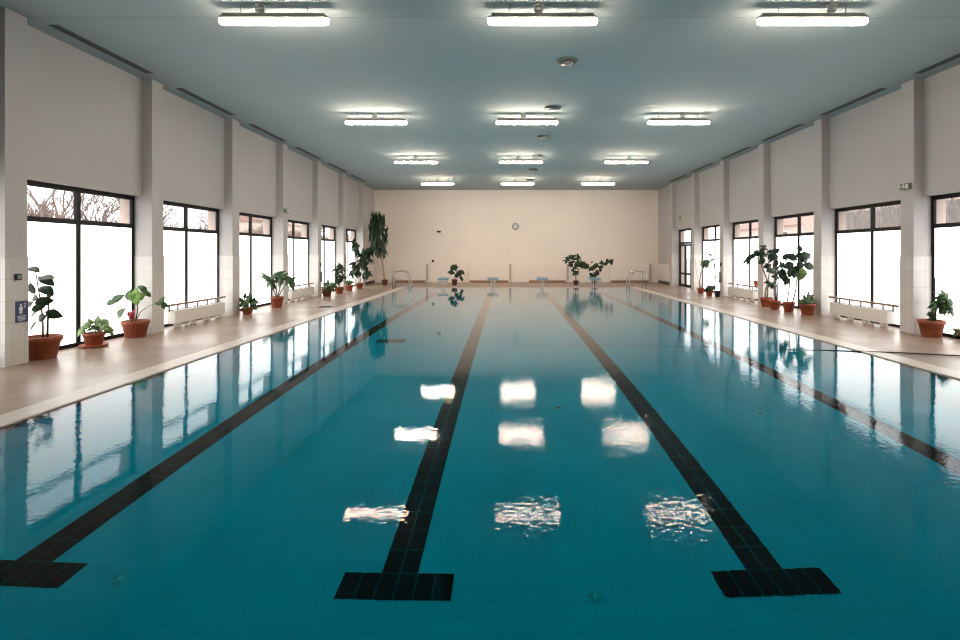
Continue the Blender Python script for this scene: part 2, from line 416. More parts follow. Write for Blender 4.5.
# ------------------------------------------------------------------ radiators with rails in the window bays
r0 = None
for sx, k, lab in ((-1, 3, 'long white radiator with wooden rail under the second left window'), (-1, 5, 'distant white radiator with wooden rail, under the fourth left window'),
                   (1, 3, 'long white radiator with wooden rail under the second right window'), (1, 5, 'white radiator on the right carrying a small orange pot on its rail')):
    if r0 is None:
        r0 = empty('radiator', (0, 0, 0))
        MB().box(-.10, .10, .38, 2.50, .09, .40).build('casing', M['white'], r0, bevel=.01)
        for yy in (.55, 1.15, 1.75, 2.3): MB().box(-.06, .06, yy, yy + .1, 0, .10).build('foot', M['white'], r0, bevel=.005)
        MB().tube([(-.02, .16, .52), (-.02, WL - .22, .52)], .027, 10).build('rail', M['wood'], r0)
        for yy in (.30, .62, .98, 1.40, 1.84, 2.24): MB().box(-.03, -.01, yy, yy + .045, .38, .51).build('post', M['grey'], r0)
        MB().box(-.03, -.01, .28, 2.52, .395, .415).build('lower_rail', M['grey'], r0)
        o = r0
    else: o = copy_tree(r0)
    o.location = (sx * 8.235, DK[k] + PW + .12, 0)
    if sx > 0: o.scale = (-1, 1, 1)
    tag(o, lab, 'radiator', 'radiators in the window bays')

# panel radiators on the back wall and in the end bays
p0 = None
for xa, xb, lab in ((-7.1, -5.29, 'leftmost white heating panel on the back wall, behind the steel ladder'), (-2.77, -.43, 'white heating panel on back wall behind the second starting block'),
               (.68, 2.93, 'white heating panel on back wall behind the third starting block'), (5.48, 7.76, 'rightmost white heating panel on the back wall')):
    o = empty('heating_panel', ((xa + xb) / 2, YB - .012, 0), lab, 'heating panel', 'heating panels on the back wall'); hw = (xb - xa) / 2
    MB().box(-hw, hw, -.15, -.008, .12, 1.08).build('casing', M['backplaster'], o, bevel=.012)
    MB().box(-hw + .05, hw - .05, -.12, -.008, 0, .12).build('shade_plinth', M['wood'], o)  # base coloured brown as the shadow line under the panel
    MB().box(hw + .002, hw + .13, -.09, -.008, .10, 1.07).build('side_shade', M['panelshade'], o)  # grey strip painting in the shadow along the panel's right side
for sx in (-1, 1):
    o = empty('heating_panel', (sx * (XU - .01), 29.6, 0), f'narrow white heating panel on the {side[sx]} wall of the far corner', 'heating panel')
    xa, xb = sorted((0, -sx * .15))
    MB().box(xa, xb, -1.1, 1.1, .16, 1.08).build('casing', M['white'], o, bevel=.012)
    xa, xb = sorted((0, -sx * .11))
    MB().box(xa, xb, -1.05, 1.05, 0, .16).build('shade_plinth', M['beam'], o)  # base coloured dark as the shadow line under the panel

# ------------------------------------------------------------------ starting blocks, ladders, wall items
b0 = None
for i, lx in enumerate(LX):
    if b0 is None:
        b0 = empty('starting_block', (0, 0, 0))
        pl = MB()
        pl.add([(-.27, -.33, .40), (.27, -.33, .40), (.27, .33, .47), (-.27, .33, .47), (-.27, -.33, .35), (.27, -.33, .35), (.27, .33, .42), (-.27, .33, .42)],
               [(0, 1, 2, 3), (7, 6, 5, 4), (0, 4, 5, 1), (1, 5, 6, 2), (2, 6, 7, 3), (3, 7, 4, 0)])
        pl.build('platform', M['blue'], b0, bevel=.012)
        for sg in (-1, 1):
            MB().tube([(sg * .065, 0, .012), (sg * .065, 0, .30), (sg * .14, 0, .39)], .03, 10).build('leg', M['white'], b0)
        MB().box(-.17, .17, -.10, .10, 0, .014).build('base_plate', M['steel'], b0)
        MB().tube([(-.25, -.34, .34), (-.25, -.40, .30), (.25, -.40, .30), (.25, -.34, .34)], .014, 8).build('grip', M['steel'], b0)
        o = b0
    else: o = copy_tree(b0)
    o.location = (lx + (.03, .02, 0, .15)[i], PY1 + .42, .006)
    tag(o, ['pale blue starting block beside the small potted plant, leftmost of four', 'pale blue starting block at the end of the second lane line', 'pale blue starting block in front of the third heating panel', 'pale blue starting block with sprawling plant behind it, rightmost of four'][i], 'starting block', 'starting blocks at the far end')

for sx in (-1, 1):
    o = empty('pool_ladder', (PL if sx < 0 else PR, 25.5, 0), ['', 'steel pool ladder with curved handrails at far right corner', 'steel pool ladder with curved handrails at far left corner'][sx], 'ladder')
    for dy in (-.28, .28):
        pts = [(.42, dy, 0), (.43, dy, .68), (.38, dy, .78), (.30, dy, .82), (.0, dy, .86), (-.18, dy, .80), (-.30, dy, .62), (-.36, dy, .30), (-.38, dy, -.95)]
        MB().tube([(sx * a, b, c) for a, b, c in pts], .022, 10).build('handrail', M['steel'], o)
        MB().lathe([(.05, .0), (.05, .012), (.03, .025)], c=(sx * .42, dy, 0), n=16).build('flange', M['steel'], o)
    for z in (-.25, -.52, -.79):
        x0, x1 = sorted((sx * -.36, sx * -.42)); MB().box(x0, x1, -.27, .27, z, z + .03).build('rung', M['steel'], o)

ck = empty('wall_clock', (0, 0, 0), 'small round wall clock high on the back wall', 'clock'); ck.location = pt(515.5, 226.5, YB - .03)
ck.location.y = YB; ck.rotation_euler = (R(90), 0, 0)
MB().lathe([(.20, 0), (.20, .045), (.14, .055)], n=36).build('rim', M['grey'], ck)
MB().lathe([(.14, .03), (.14, .058), (.13, .060)], n=36).build('dial', M['signwhite'], ck)
MB().box(-.008, .008, 0, .10, 0.062, .068).build('minute_hand', M['dark'], ck)
MB().box(-.008, .07, -.009, .009, 0.062, .068).build('hour_hand', M['dark'], ck)
tk = MB()
for k in range(12):
    a = 2 * math.pi * k / 12; tk.add([(math.cos(a + e) * r_, math.sin(a + e) * r_, .063) for r_, e in ((.105, -.05), (.125, -.05), (.125, .05), (.105, .05))], [(0, 1, 2, 3)])
tk.build('hour_marks', M['dark'], ck)

p = pt(439, 231.7, YB)
o = empty('wall_fitting', (p.x, YB, p.z), 'small dark fitting with white plate high on back wall, left of clock', 'wall fitting')
MB().box(-.20, .20, -.02, 0, -.10, .10).build('plate', M['backplaster'], o)
MB().box(-.11, .11, -.13, -.02, -.05, .05).build('body', M['dark'], o, bevel=.015)
p = pt(433, 261, YB)
o = empty('wall_socket', (p.x, YB - .012, p.z), 'tiny dark socket low on back wall above the panel gap', 'socket')
MB().box(-.07, .07, -.025, 0, -.08, .08).build('plate', M['grey'], o); MB().box(-.05, .05, -.05, -.025, -.06, .06).build('cover', M['dark'], o)

# blue pictogram sign and black socket on the nearest left pilaster
xf = -XP + .012
o = empty('shower_sign', (xf, DK[2] + .26, .81), 'blue sign with white bather pictogram on the nearest left pilaster', 'sign')
MB().box(0, .006, -.105, .105, -.165, .165).build('plate', M['signblue'], o)
pg = MB()
pg.lathe([(.018, 0), (.018, .002)], n=14)
pg.v = [Vector((.0065 + v.z, v.x - .02, v.y + .105)) for v in pg.v]
def flat(pts): pg.add([(.0085, a, b) for a, b in pts] + [(.006, a, b) for a, b in pts], [tuple(range(len(pts))), tuple(range(len(pts), 2 * len(pts)))[::-1]])
flat([(-.045, .08), (.008, .08), (.012, .02), (-.05, .02)]); flat([(-.042, .02), (-.024, .02), (-.026, -.03), (-.046, -.03)]); flat([(-.012, .02), (.006, .02), (.004, -.03), (-.016, -.03)])
flat([(.03, .13), (.065, .13), (.065, .12), (.03, .12)])
for q in range(4): flat([(.034 + q * .008, .112), (.037 + q * .008, .112), (.035 + q * .009, .05), (.032 + q * .009, .05)])
for q, (a, b) in enumerate(((-.075, .075), (-.08, .06), (-.075, .08), (-.06, .05))): flat([(a, -.06 - q * .022), (b, -.06 - q * .022), (b, -.07 - q * .022), (a, -.07 - q * .022)])
pg.build('pictogram', M['signwhite'], o)
o = empty('wall_socket', (xf, DK[2] + .19, 1.35), 'black square socket above the blue sign on near left pilaster', 'socket')
MB().box(0, .03, -.05, .05, -.05, .05).build('box', M['dark'], o, bevel=.006); MB().box(.03, .036, -.03, .03, -.03, .03).build('lid', M['grey'], o)

# exit signs
e0 = None
for loc, sx, lab in (((XP, DK[3] + .20, 3.16), 1, 'green escape route sign on the nearest right pilaster in view'), ((-XP, DK[5] + .18, 3.16), -1, 'small green escape route sign on the fourth left pilaster'),
                     ((XU, 27.2, 3.52), 1, 'small green escape route sign above the glazed door')):
    if e0 is None:
        e0 = empty('exit_sign', (0, 0, 0))
        MB().box(-.06, 0, -.14, .14, -.065, .065).build('box', M['signgreen'], e0, bevel=.008)
        pg = MB()
        def fl2(pts): pg.add([(-.066, a, b) for a, b in pts] + [(-.058, a, b) for a, b in pts], [tuple(range(len(pts))), tuple(range(len(pts), 2 * len(pts)))[::-1]])
        fl2([(-.12, .04), (-.05, .04), (-.05, -.045), (-.12, -.045)])
        fl2([(.0, .045), (.03, .045), (.03, .02), (.0, .02)]); fl2([(-.02, .015), (.03, .015), (.02, -.015), (-.01, -.015)])
        fl2([(-.01, -.012), (.005, -.012), (-.03, -.045), (-.04, -.04)]); fl2([(.008, -.012), (.02, -.012), (.045, -.045), (.03, -.045)])
        fl2([(.07, .008), (.10, .008), (.10, .03), (.135, 0), (.10, -.03), (.10, -.008), (.07, -.008)])
        pg.build('pictogram', M['signwhite'], e0); o = e0
    else: o = copy_tree(e0)
    o.location = loc
    if sx < 0: o.rotation_euler = (0, 0, math.pi)
    tag(o, lab, 'exit sign', 'escape route signs')

# slim fixtures on the fifth pilasters, yellow sign at the corner
for sx in (-1, 1):
    xx = sx * (XP - .012); dirx = -sx
    o = empty('wall_dispenser', (xx, DK[6] + .22, .78), f'slim grey dispenser hanging on the {side[sx]} pilaster past the second radiator', 'dispenser')
    a, b = sorted((0, dirx * .07)); MB().box(a, b, -.05, .05, -.18, .18).build('body', M['grey'], o, bevel=.02)
    a, b = sorted((dirx * .02, dirx * .08)); MB().box(a, b, -.03, .03, -.22, -.17).build('nozzle', M['dark'], o)
    o = empty('wall_switch', (xx, DK[6] + .22, 1.26), f'small dark switch above the grey dispenser on {side[sx]} pilaster', 'switch')
    a, b = sorted((0, dirx * .04)); MB().box(a, b, -.05, .05, -.06, .06).build('box', M['dark'], o, bevel=.006)
    a, b = sorted((dirx * .04, dirx * .05)); MB().box(a, b, -.02, .02, -.03, .03).build('rocker', M['grey'], o)
tag(MB().box(-.012, 0, -.06, .06, -.16, .16).build('warning_sign', M['yellow'], loc=(XP - .012, DK[-1] + .15, 1.27), bevel=.004), 'narrow yellow sign on the farthest right pilaster', 'sign')

# deck drain, bottom inlets, bottom grate, hose
o = empty('floor_drain', (-6.32, 16.9, 0), 'dark drain cover in the left deck', 'drain')
MB().box(-.21, .21, -.21, .21, 0, .006).build('frame', M['grey'], o)
g = MB()
for k in range(9): g.box(-.19, .19, -.19 + k * .043, -.165 + k * .043, .006, .010)
g.build('grate', M['dark'], o)
k0 = None
for x, y, lab in ((.02, 3.42, 'round inlet cover on the pool floor, nearest, between the middle lane lines'), (-3.10, 3.50, 'round inlet cover on pool floor right of the left lane line end'),
                  (0.12, 6.9, 'round inlet cover on the pool floor, farther, between the middle lane lines'), (-2.6, 8.3, 'round inlet cover on the pool floor between the two left lane lines'), (2.6, 6.6, 'round inlet cover on the pool floor between the two right lane lines')):
    if k0 is None:
        k0 = empty('pool_inlet', (0, 0, 0))
        MB().lathe([(.05, 0), (.05, .012), (.04, .016)], n=24).build('cover', M['signwhite'], k0)
        MB().lathe([(.028, .015), (.028, .018), (.02, .02)], n=16).build('nozzle', M['steel'], k0)
        o = k0
    else: o = copy_tree(k0)
    o.location = (x, y, ZBOT); tag(o, lab, 'inlet', 'inlets in the pool floor')
o = empty('bottom_drain', (-3.05, 11.45, ZBOT), 'dark rectangular drain grate on the pool floor beside the left lane line', 'drain')
MB().box(-.30, .30, -.20, .20, 0, .012).build('frame', M['dark'], o)
g = MB()
for k in range(10): g.box(-.27 + k * .055, -.25 + k * .055, -.17, .17, .012, .018)
g.build('grate', M['grey'], o)
hp = [pt(985, 358.5, 8.65), pt(960, 357, 8.77), pt(900, 353.3, 9.05), pt(850, 350.6, 9.33), pt(838, 350, 9.39), pt(780, 348.6, 9.53), pt(700, 346, 9.8), pt(640, 344.4, 9.97), pt(590, 343, 10.13), pt(560, 342.6, 10.17)]
for v in hp: v.z = .018 if v.x > PR - .1 else ZWAT + .002 - .018 * max(0, PR - v.x - .6)
tag(MB().tube(hp, [.012] * 10, 8).build('pool_hose', M['hose']), 'thin dark hose running from the right deck out over the water', 'hose')

# ------------------------------------------------------------------ plants
def inside(px, py, D):
    """pt(), kept on the room's side of the window plane."""
    lim = (XW - .16 + (CX if px < VX else -CX)) * F / max(abs(px - VX), 1)
    return pt(px, py, min(D, lim))
def pot_mesh(w, h):
    r = w / 2; b = r * .72
    return MB().lathe([(b * .96, 0), (b, .01), (r * .93, h * .78), (r, h * .78), (r * 1.02, h * .98), (r * .98, h), (r * .86, h), (r * .84, h * .86), (r * .2, h * .86)], n=28)
def plant(kind, label, cx, yb, wpx, hpx, pot='terracotta', D=None, group=None, saucer=False):
    """Empty at the pot's foot, with pot and soil; returns a small record the foliage is hung on."""
    D0 = F * CZ / (yb - VY) if D is None else D
    D0 *= 1 + .36 * wpx / F
    p_ = pt(cx, yb, D0); root = empty(kind, (p_.x, D0, 0), label, 'potted plant', group)
    w, h = wpx * D0 / F, hpx * D0 / F
    z0 = 0
    if saucer:
        MB().lathe([(w * .5, 0), (w * .62, .012), (w * .64, .045), (w * .60, .045), (w * .45, .02)], n=28).build('saucer', M[pot], root); z0 = .02
    po = pot_mesh(w, h).build('pot', M[pot], root); po.location.z = z0
    MB().lathe([(w * .40, h * .80), (w * .42, h * .885), (w * .1, h * .92)], n=20).build('soil', M['soil'], root).location.z = z0
    return dict(root=root, D=D0, o=Vector((p_.x, D0, 0)), s=D0 / F, h=h, w=w, top=h * .9 + z0)
def stem(P, pts, r0, r1, m='stem', name='stem', n=7):
    q = [inside(a, b, P['D'] + (c[0] if c else 0)) - P['o'] for a, b, *c in pts]
    q2 = []
    for i in range(len(q) - 1):
        for t in (0, .5): q2.append(q[i].lerp(q[i + 1], t))
    q2.append(q[-1]); k = len(q2) - 1
    return MB().tube(q2, [r0 + (r1 - r0) * i / k for i in range(k + 1)], n).build(name, M[m], P['root'])
def leaves(P, specs, m='leaf', name='foliage', aspect=.5, droop=.2, seed=1, clampx=None):
    """specs: (px, py of the blade's middle, length px, angle in the picture, facing 0..1, depth offset m)."""
    rg = random.Random(seed); mb = MB()
    for px, py, L, ang, face, dy in specs:
        face = max(face, .35); Lm = L * P['s'] * 1.2; d = Vector((math.cos(R(ang)), rg.uniform(-.35, .35), math.sin(R(ang)))).normalized()
        nrm = (Vector((0, -1, 0)) * face + Vector((rg.uniform(-.2, .2), 0, 1)) * (1 - face)).normalized()
        if abs(nrm.dot(d)) > .95: nrm = Vector((.3, -1, .2)).normalized()
        c = inside(px, py, P['D'] + dy) - P['o']
        mb.leaf(c - d * Lm * .5, d, nrm, Lm, Lm * aspect, droop)
    return mb.build(name, M[m], P['root'], thick=.0025)
def scatter(n, cx, cy, rx, ry, L, seed, out=True, face=(.2, .9), dz=None, jit=.35, hang=0):
    rg = random.Random(seed); sp = []
    for i in range(n):
        a = rg.uniform(0, 2 * math.pi); r_ = math.sqrt(rg.random())
        x, y = cx + rx * r_ * math.cos(a), cy - ry * r_ * math.sin(a)
        ang = math.degrees(math.atan2(math.sin(a) - hang, math.cos(a))) + rg.uniform(-45, 45) if out else rg.uniform(0, 360)
        sp.append((x, y, L * rg.uniform(1 - jit, 1 + jit), ang, rg.uniform(*face), rg.uniform(-1, 1) * (dz if dz is not None else .2)))
    return sp

# nearest left: rubber plant
P = plant('rubber_plant', 'tall two-stemmed rubber plant with big dark leaves, nearest pot on the left deck', 41.5, 360.5, 33, 22)
k = 4.923
def c1(x, y): return x / k, 250 + y / k
stem(P, [c1(212, 450), c1(210, 330), c1(195, 230), c1(175, 105)], .016, .007)
stem(P, [c1(232, 450), c1(236, 330), c1(240, 210)], .02, .008)
L1 = [(165, 96, 58, -12, .25, .05), (222, 140, 78, 12, .35, -.1), (228, 152, 70, -28, .4, .1), (158, 190, 50, 100, .85, 0), (230, 200, 72, -28, .3, .1), (172, 236, 46, 170, .8, -.1),
      (216, 254, 66, 10, .9, -.1), (186, 286, 52, 20, .85, -.15), (148, 268, 40, 215, .7, .1), (166, 316, 52, 218, .4, 0), (264, 316, 66, -18, .75, -.1), (205, 335, 56, 200, .8, -.2),
      (162, 376, 56, 232, .35, .1), (245, 225, 40, 80, .4, .15)]
leaves(P, [(a / k, 250 + b / k, c / k, d, e, f_) for a, b, c, d, e, f_ in L1], 'leaf', aspect=.62, droop=.12, seed=3)

# small variegated plant on a saucer
P = plant('potted_pothos', 'low plant with variegated leaves in a small pot on a saucer, left deck', 94, 347.8, 19, 13, saucer=True)
for a in (78, 84, 100, 106): stem(P, [(94, 336), ((94 + a) / 2, 327), (a, 328)], .006, .004, 'stemgreen')
leaves(P, scatter(17, 93, 328, 16, 7, 7.5, 5, face=(.3, .9), dz=.13) + [(112, 334, 5, -60, .6, -.05), (80, 332, 9, 230, .5, 0), (104, 322, 11, 140, .4, 0), (87, 325, 11, 40, .5, 0), (90, 322, 9, 10, .3, 0)], 'leafvar', aspect=.55, seed=5)

# plant with light green, dark and red leaves, long side shoot
P = plant('potted_begonia', 'plant with bright green and red leaves and one long side shoot, left deck', 135.5, 338.3, 24.5, 16.5)
def c2(x, y): return 70 + x / 7.11, 270 + y / 7.11
stem(P, [c2(465, 370), c2(478, 300), c2(482, 240), c2(510, 130)], .013, .006)
stem(P, [c2(462, 370), c2(500, 300), c2(560, 255), c2(625, 232)], .011, .005, 'stempale')
stem(P, [c2(450, 370), c2(420, 300), c2(330, 215)], .006, .004, 'stemgreen'); stem(P, [c2(450, 370), c2(440, 300), c2(365, 300)], .006, .004, 'stemgreen')
def g2(L): return [(*c2(a, b), c / 7.11, d, e, f_) for a, b, c, d, e, f_ in L]
leaves(P, g2([(470, 195, 80, 90, .9, -.05), (445, 190, 60, 140, .9, -.08), (500, 190, 60, 40, .9, -.1), (470, 160, 55, 95, .8, 0), (475, 225, 50, 260, .9, -.1)]), 'leaflight', aspect=.85, droop=.1, seed=2)
leaves(P, g2([(438, 325, 42, 110, .8, -.1), (424, 315, 34, 150, .8, -.12), (452, 300, 32, 50, .8, -.1), (430, 340, 28, 250, .7, -.1)]), 'leafred', 'red_leaves', .8, .1, 4)
leaves(P, g2([(335, 205, 80, 40, .7, 0), (292, 232, 60, 18, .7, .05), (360, 308, 80, 50, .7, -.05), (418, 180, 70, 80, .7, .1), (505, 125, 50, 150, .5, 0), (525, 140, 60, -50, .6, 0), (550, 170, 50, -40, .5, .1), (430, 350, 45, 200, .6, 0),
              (630, 238, 45, 190, .8, 0), (655, 215, 50, 70, .9, 0), (670, 245, 55, -40, .9, -.05), (665, 262, 40, -80, .8, 0)]), 'leafmid', 'dark_leaves', .6, .15, 6)

# bushy small, palm-like, far left row
P = plant('potted_shrub', 'round bushy plant in a small pot beside the third left window', 247.5, 314.8, 11, 7)
stem(P, [(247.5, 309), (247.5, 303)], .012, .01)
leaves(P, scatter(46, 248, 303, 7.5, 7.5, 5.5, 11, dz=.2), 'leafmid', aspect=.55, seed=7)
P = plant('potted_dracaena', 'green arching dracaena in an orange pot before the fourth left pilaster', 277, 308, 12.7, 11)
for a, b in ((271, 282), (276, 280), (282, 280), (287, 282)): stem(P, [(277, 299), ((277 + a) / 2, 290), (a, b)], .018, .009, 'stemgreen')
lv = []
for a, b in ((269, 280), (276, 277), (283, 278), (289, 281), (273, 283)): lv += scatter(9, a, b, 4.5, 4, 9.5, int(a * 3), dz=.15, hang=.5)
leaves(P, lv, 'leafmid', aspect=.28, droop=.35, seed=8)
P = plant('potted_fern', 'dark bushy fern in a dark brown pot on the far left deck', 327, 296.8, 10, 7.5, pot='darkpot')
stem(P, [(327, 289), (327, 286)], .02, .015)
leaves(P, scatter(60, 328, 286.5, 7, 4.5, 5.5, 21, dz=.25), 'leafmid', aspect=.3, seed=9)
P = plant('potted_ficus', 'slender upright ficus in an orange pot on the far left deck', 339.6, 293.8, 8.5, 6.6)
stem(P, [(339.6, 288), (339, 279), (339, 267)], .014, .008)
lv = []
for a, b in ((339, 266.5), (335, 270), (342, 270), (337, 276), (342, 277), (339, 282)): lv += scatter(8, a, b, 3.2, 2.8, 4.2, int(a * 7 + b), dz=.2)
leaves(P, lv, 'leaf', aspect=.5, seed=10)
P = plant('potted_sansevieria', 'low light green spiky plant in an orange pot on the far left deck', 349.3, 291, 7.4, 6)
leaves(P, [(349 + q * 1.1, 282.5, 7 - abs(q) * .6, 90 - q * 11, .8, .1 * (-1) ** q) for q in range(-4, 5)], 'leafmid', aspect=.22, droop=.05, seed=11)
P = plant('potted_rubber_tree', 'tall leafy rubber tree in an orange pot, far left deck by last window', 359.8, 289, 7, 5.8)
stem(P, [(359, 284), (359, 270), (357, 255), (356, 245)], .022, .012); stem(P, [(360, 284), (362, 268), (366, 252)], .02, .01)
lv = []
for a, b in ((354, 246), (357, 251), (366, 252), (370, 251), (362, 257), (354, 266), (358, 270), (365, 266), (366, 275), (354, 273), (361, 262), (367, 259)): lv += scatter(9, a, b, 3.5, 3.8, 6, int(a * 5 + b), dz=.35, hang=.8)
leaves(P, lv, 'leaf', aspect=.42, droop=.3, seed=12)
P = plant('corner_dracaena', 'very tall dracaena with hanging strap leaves in far left corner', 384.7, 285.3, 6.5, 5.5, pot='darkpot')
stem(P, [(384.5, 280), (383.2, 270), (381.5, 258), (378, 235), (374, 218)], .045, .025, 'stempale'); stem(P, [(381.5, 258), (383, 240), (382, 224)], .03, .02, 'stempale', 'branch')
lv = []
rg = random.Random(5)
for i in range(150):
    b = rg.uniform(216, 254); wid = 5.5 if b < 222 else 8.5 if b < 245 else 6
    a = 378.5 + (b - 235) * .05 + rg.uniform(-1, 1) * wid
    lv.append((a, b, rg.uniform(8, 13), rg.choice((-1, 1)) * rg.uniform(66, 92) - (180 if False else 0) if rg.random() < .15 else -90 + rg.uniform(-28, 28), rg.uniform(.6, 1), rg.uniform(-.45, .3)))
lv += [(371.5, 215.5, 7, 150, .5, 0), (378, 216.5, 7, 40, .5, 0), (385, 225, 7, -30, .6, 0)]
leaves(P, lv, 'leaf', aspect=.13, droop=.12, seed=13)

# back wall plants
P = plant('potted_schefflera', 'small dark potted plant on far deck beside the leftmost starting block', 454.5, 285.4, 6, 6, pot='darkpot')
stem(P, [(454.5, 280), (455, 274), (453, 268)], .018, .01); stem(P, [(455, 279), (459, 275), (461, 272)], .012, .008)
lv = []
for a, b in ((452, 268), (456, 267.5), (451, 272), (461, 272.5), (457.5, 274), (461, 278)): lv += scatter(7, a, b, 1.8, 1.8, 3.6, int(a * 5 + b), dz=.25)
leaves(P, lv, 'leaf', aspect=.6, seed=14)
P = plant('potted_ficus', 'dense dark ficus in small pot on far deck left of fourth starting block', 576, 284.9, 6, 4.3, pot='darkpot')
stem(P, [(576, 281), (575.5, 274), (575, 266)], .025, .014)
lv = []
for a, b in ((567, 260), (572, 257), (577, 258), (572, 263), (578, 264), (582, 263), (576, 267), (575, 273), (583, 266)): lv += scatter(9, a, b, 3, 2.6, 4.2, int(a * 5 + b), dz=.4)
leaves(P, lv, 'leaf', aspect=.5, seed=15)
P = plant('sprawling_ficus', 'sprawling plant with two long arching branches behind the rightmost starting block', 594.5, 284.9, 6, 4.3, pot='darkpot')
stem(P, [(594.5, 281), (595, 276), (599, 270), (603, 265), (611, 261)], .02, .008); stem(P, [(594.5, 281), (595, 274), (593, 269), (587, 265)], .015, .008)
lv = []
for a, b in ((588, 266), (592, 268), (597, 265), (600, 268), (603, 264), (607, 261.5), (611, 261), (593, 276), (597, 274)): lv += scatter(6, a, b, 2.4, 1.8, 4, int(a * 5 + b), dz=.35)
lv += [(592, 262, 2.5, 40, .8, 0)]
leaves(P, lv, 'leaf', aspect=.5, seed=16)

# right deck
def c3(x, y): return 725 + x / 6.74, 230 + y / 6.74
def g3(L, n, r_, l_, sd, dz=.25):
    out = []
    for i, (a, b) in enumerate(L): out += scatter(n, *c3(a, b), r_ / 6.74, r_ * .9 / 6.74, l_ / 6.74, sd + i, dz=dz)
    return out
P = plant('potted_ficus', 'leaning ficus with bare trunk in the leftmost pot of the right deck row', 766.6, 307.2, 12.6, 9.2)
stem(P, [c3(285, 470), c3(287, 400), c3(283, 335), c3(262, 280), c3(240, 225), c3(218, 190)], .03, .014, 'stempale')
stem(P, [c3(270, 470), c3(272, 410), c3(290, 350), c3(300, 270), c3(290, 200)], .022, .01, 'stem'); stem(P, [c3(218, 190), c3(190, 175), c3(155, 205)], .012, .007, 'stempale', 'branch')
stem(P, [c3(218, 190), c3(240, 150), c3(262, 115)], .012, .007, 'stempale', 'branch')
leaves(P, g3([(150, 208), (172, 188), (200, 160), (232, 158), (258, 125), (262, 165), (250, 195), (296, 185), (320, 150), (322, 200), (300, 262), (315, 275), (296, 250), (335, 180), (292, 360), (325, 375)], 5, 20, 34, 100), 'leaf', aspect=.55, seed=17)
P = plant('potted_ficus', 'dark narrow plant in wide pot, second of the right deck row', 775, 309.9, 11, 9)
stem(P, [c3(350, 480), c3(352, 400), c3(350, 300), c3(345, 180)], .028, .012)
leaves(P, g3([(345, 150), (335, 190), (352, 215), (345, 260), (355, 295), (345, 320), (380, 300), (385, 240), (405, 190)], 4, 15, 36, 200), 'leaf', aspect=.5, seed=18)
P = plant('potted_fiddle_leaf', 'big-leaved fig with two thin stems and one yellow-green leaf, right deck', 788.8, 312.4, 11.3, 10)
stem(P, [c3(418, 490), c3(432, 400), c3(440, 310), c3(440, 230)], .018, .01, 'stempale'); stem(P, [c3(455, 490), c3(478, 400), c3(485, 320), c3(500, 200), c3(502, 140)], .02, .01)
big = [(502, 125, 44, 90, 1, -.1), (450, 185, 66, 160, .7, -.1), (425, 180, 50, 200, .5, .1), (540, 175, 66, -10, .7, -.05), (552, 170, 50, 20, .6, .1), (566, 245, 66, -20, .85, -.1), (503, 240, 60, 250, .9, -.15), (430, 240, 64, 200, .8, -.1), (385, 295, 66, 260, .85, 0),
       (400, 320, 50, 250, .7, .1), (440, 285, 60, 260, .8, -.2), (470, 295, 60, 280, .8, -.15), (415, 345, 50, 240, .6, 0), (515, 195, 55, 60, .8, .1), (478, 265, 55, 190, .8, .05), (540, 205, 50, -60, .8, .1), (500, 170, 45, 200, .6, -.15)]
leaves(P, [(*c3(a, b), c / 6.74, d, e, f_) for a, b, c, d, e, f_ in big], 'leaf', aspect=.72, droop=.15, seed=19)
leaves(P, [(*c3(522, 288), 9.5, 80, .95, -.25), (*c3(512, 315), 7, 250, .9, -.25)], 'leaflight', 'yellow_leaves', .75, .1, 20)
P = plant('potted_fern', 'low feathery green plant in the rightmost pot of the right deck row', 807.4, 315.6, 15, 11.5)
stem(P, [(807, 305), (807, 301)], .02, .015)
leaves(P, scatter(46, 808, 301.5, 7, 4.5, 6.5, 31, dz=.2, hang=-.4) + [(812, 296, 8, 40, .5, 0), (808, 295, 7, 75, .5, .1), (805, 297, 7, 120, .5, 0)], 'leafmid', aspect=.22, droop=.25, seed=21)
# orange pot on the radiator rail
pr = pt(757.3, 288.5, 18.55); o = empty('flower_pot', (8.255, 18.72, .549), 'small empty orange pot standing on a radiator rail', 'pot')
pot_mesh(.185, .20).build('body', M['orange'], o); MB().lathe([(.05, .12), (.075, .16), (.03, .165)], n=16).build('soil', M['soil'], o)
# far right trio
def c4(x, y): return 670 + x / 7.52, 220 + y / 7.52
P = plant('potted_palm', 'spindly palm with slanting trunk, by the far right window', 700.8, 293.8, 7, 6)
stem(P, [c4(228, 510), c4(222, 460), c4(232, 400), c4(262, 345), c4(276, 318)], .022, .014, 'stempale')
stem(P, [c4(222, 505), c4(205, 420), c4(190, 320), c4(190, 290)], .01, .006, 'stempale')
leaves(P, [(*c4(276 + 20 * math.cos(R(a)), 318 - 18 * math.sin(R(a)) + 5), 6.2, a - 15 * (1 if math.cos(R(a)) > 0 else -1), .5, .12 * math.sin(a)) for a in range(0, 360, 14)] + scatter(12, *c4(276, 325), 3.5, 3, 5, 9, dz=.2), 'leafmid', aspect=.16, droop=.35, seed=22)
P = plant('potted_succulent', 'low dark plant in orange pot, middle of the far right trio', 709.2, 296.2, 7.2, 5.8)
stem(P, [(709, 291), (709, 289)], .015, .01)
leaves(P, scatter(26, 709.5, 289, 4.5, 1.6, 4.5, 41, dz=.25), 'leaf', aspect=.4, seed=23)
P = plant('potted_vine', 'thin arching stems in a black pot, rightmost of the far right trio', 717.5, 297.2, 5.6, 6.2, pot='blackpot')
stem(P, [c4(352, 535), c4(345, 430), c4(328, 330), c4(305, 262)], .008, .005, 'stempale'); stem(P, [c4(355, 535), c4(385, 470), c4(368, 440)], .007, .004, 'stempale')
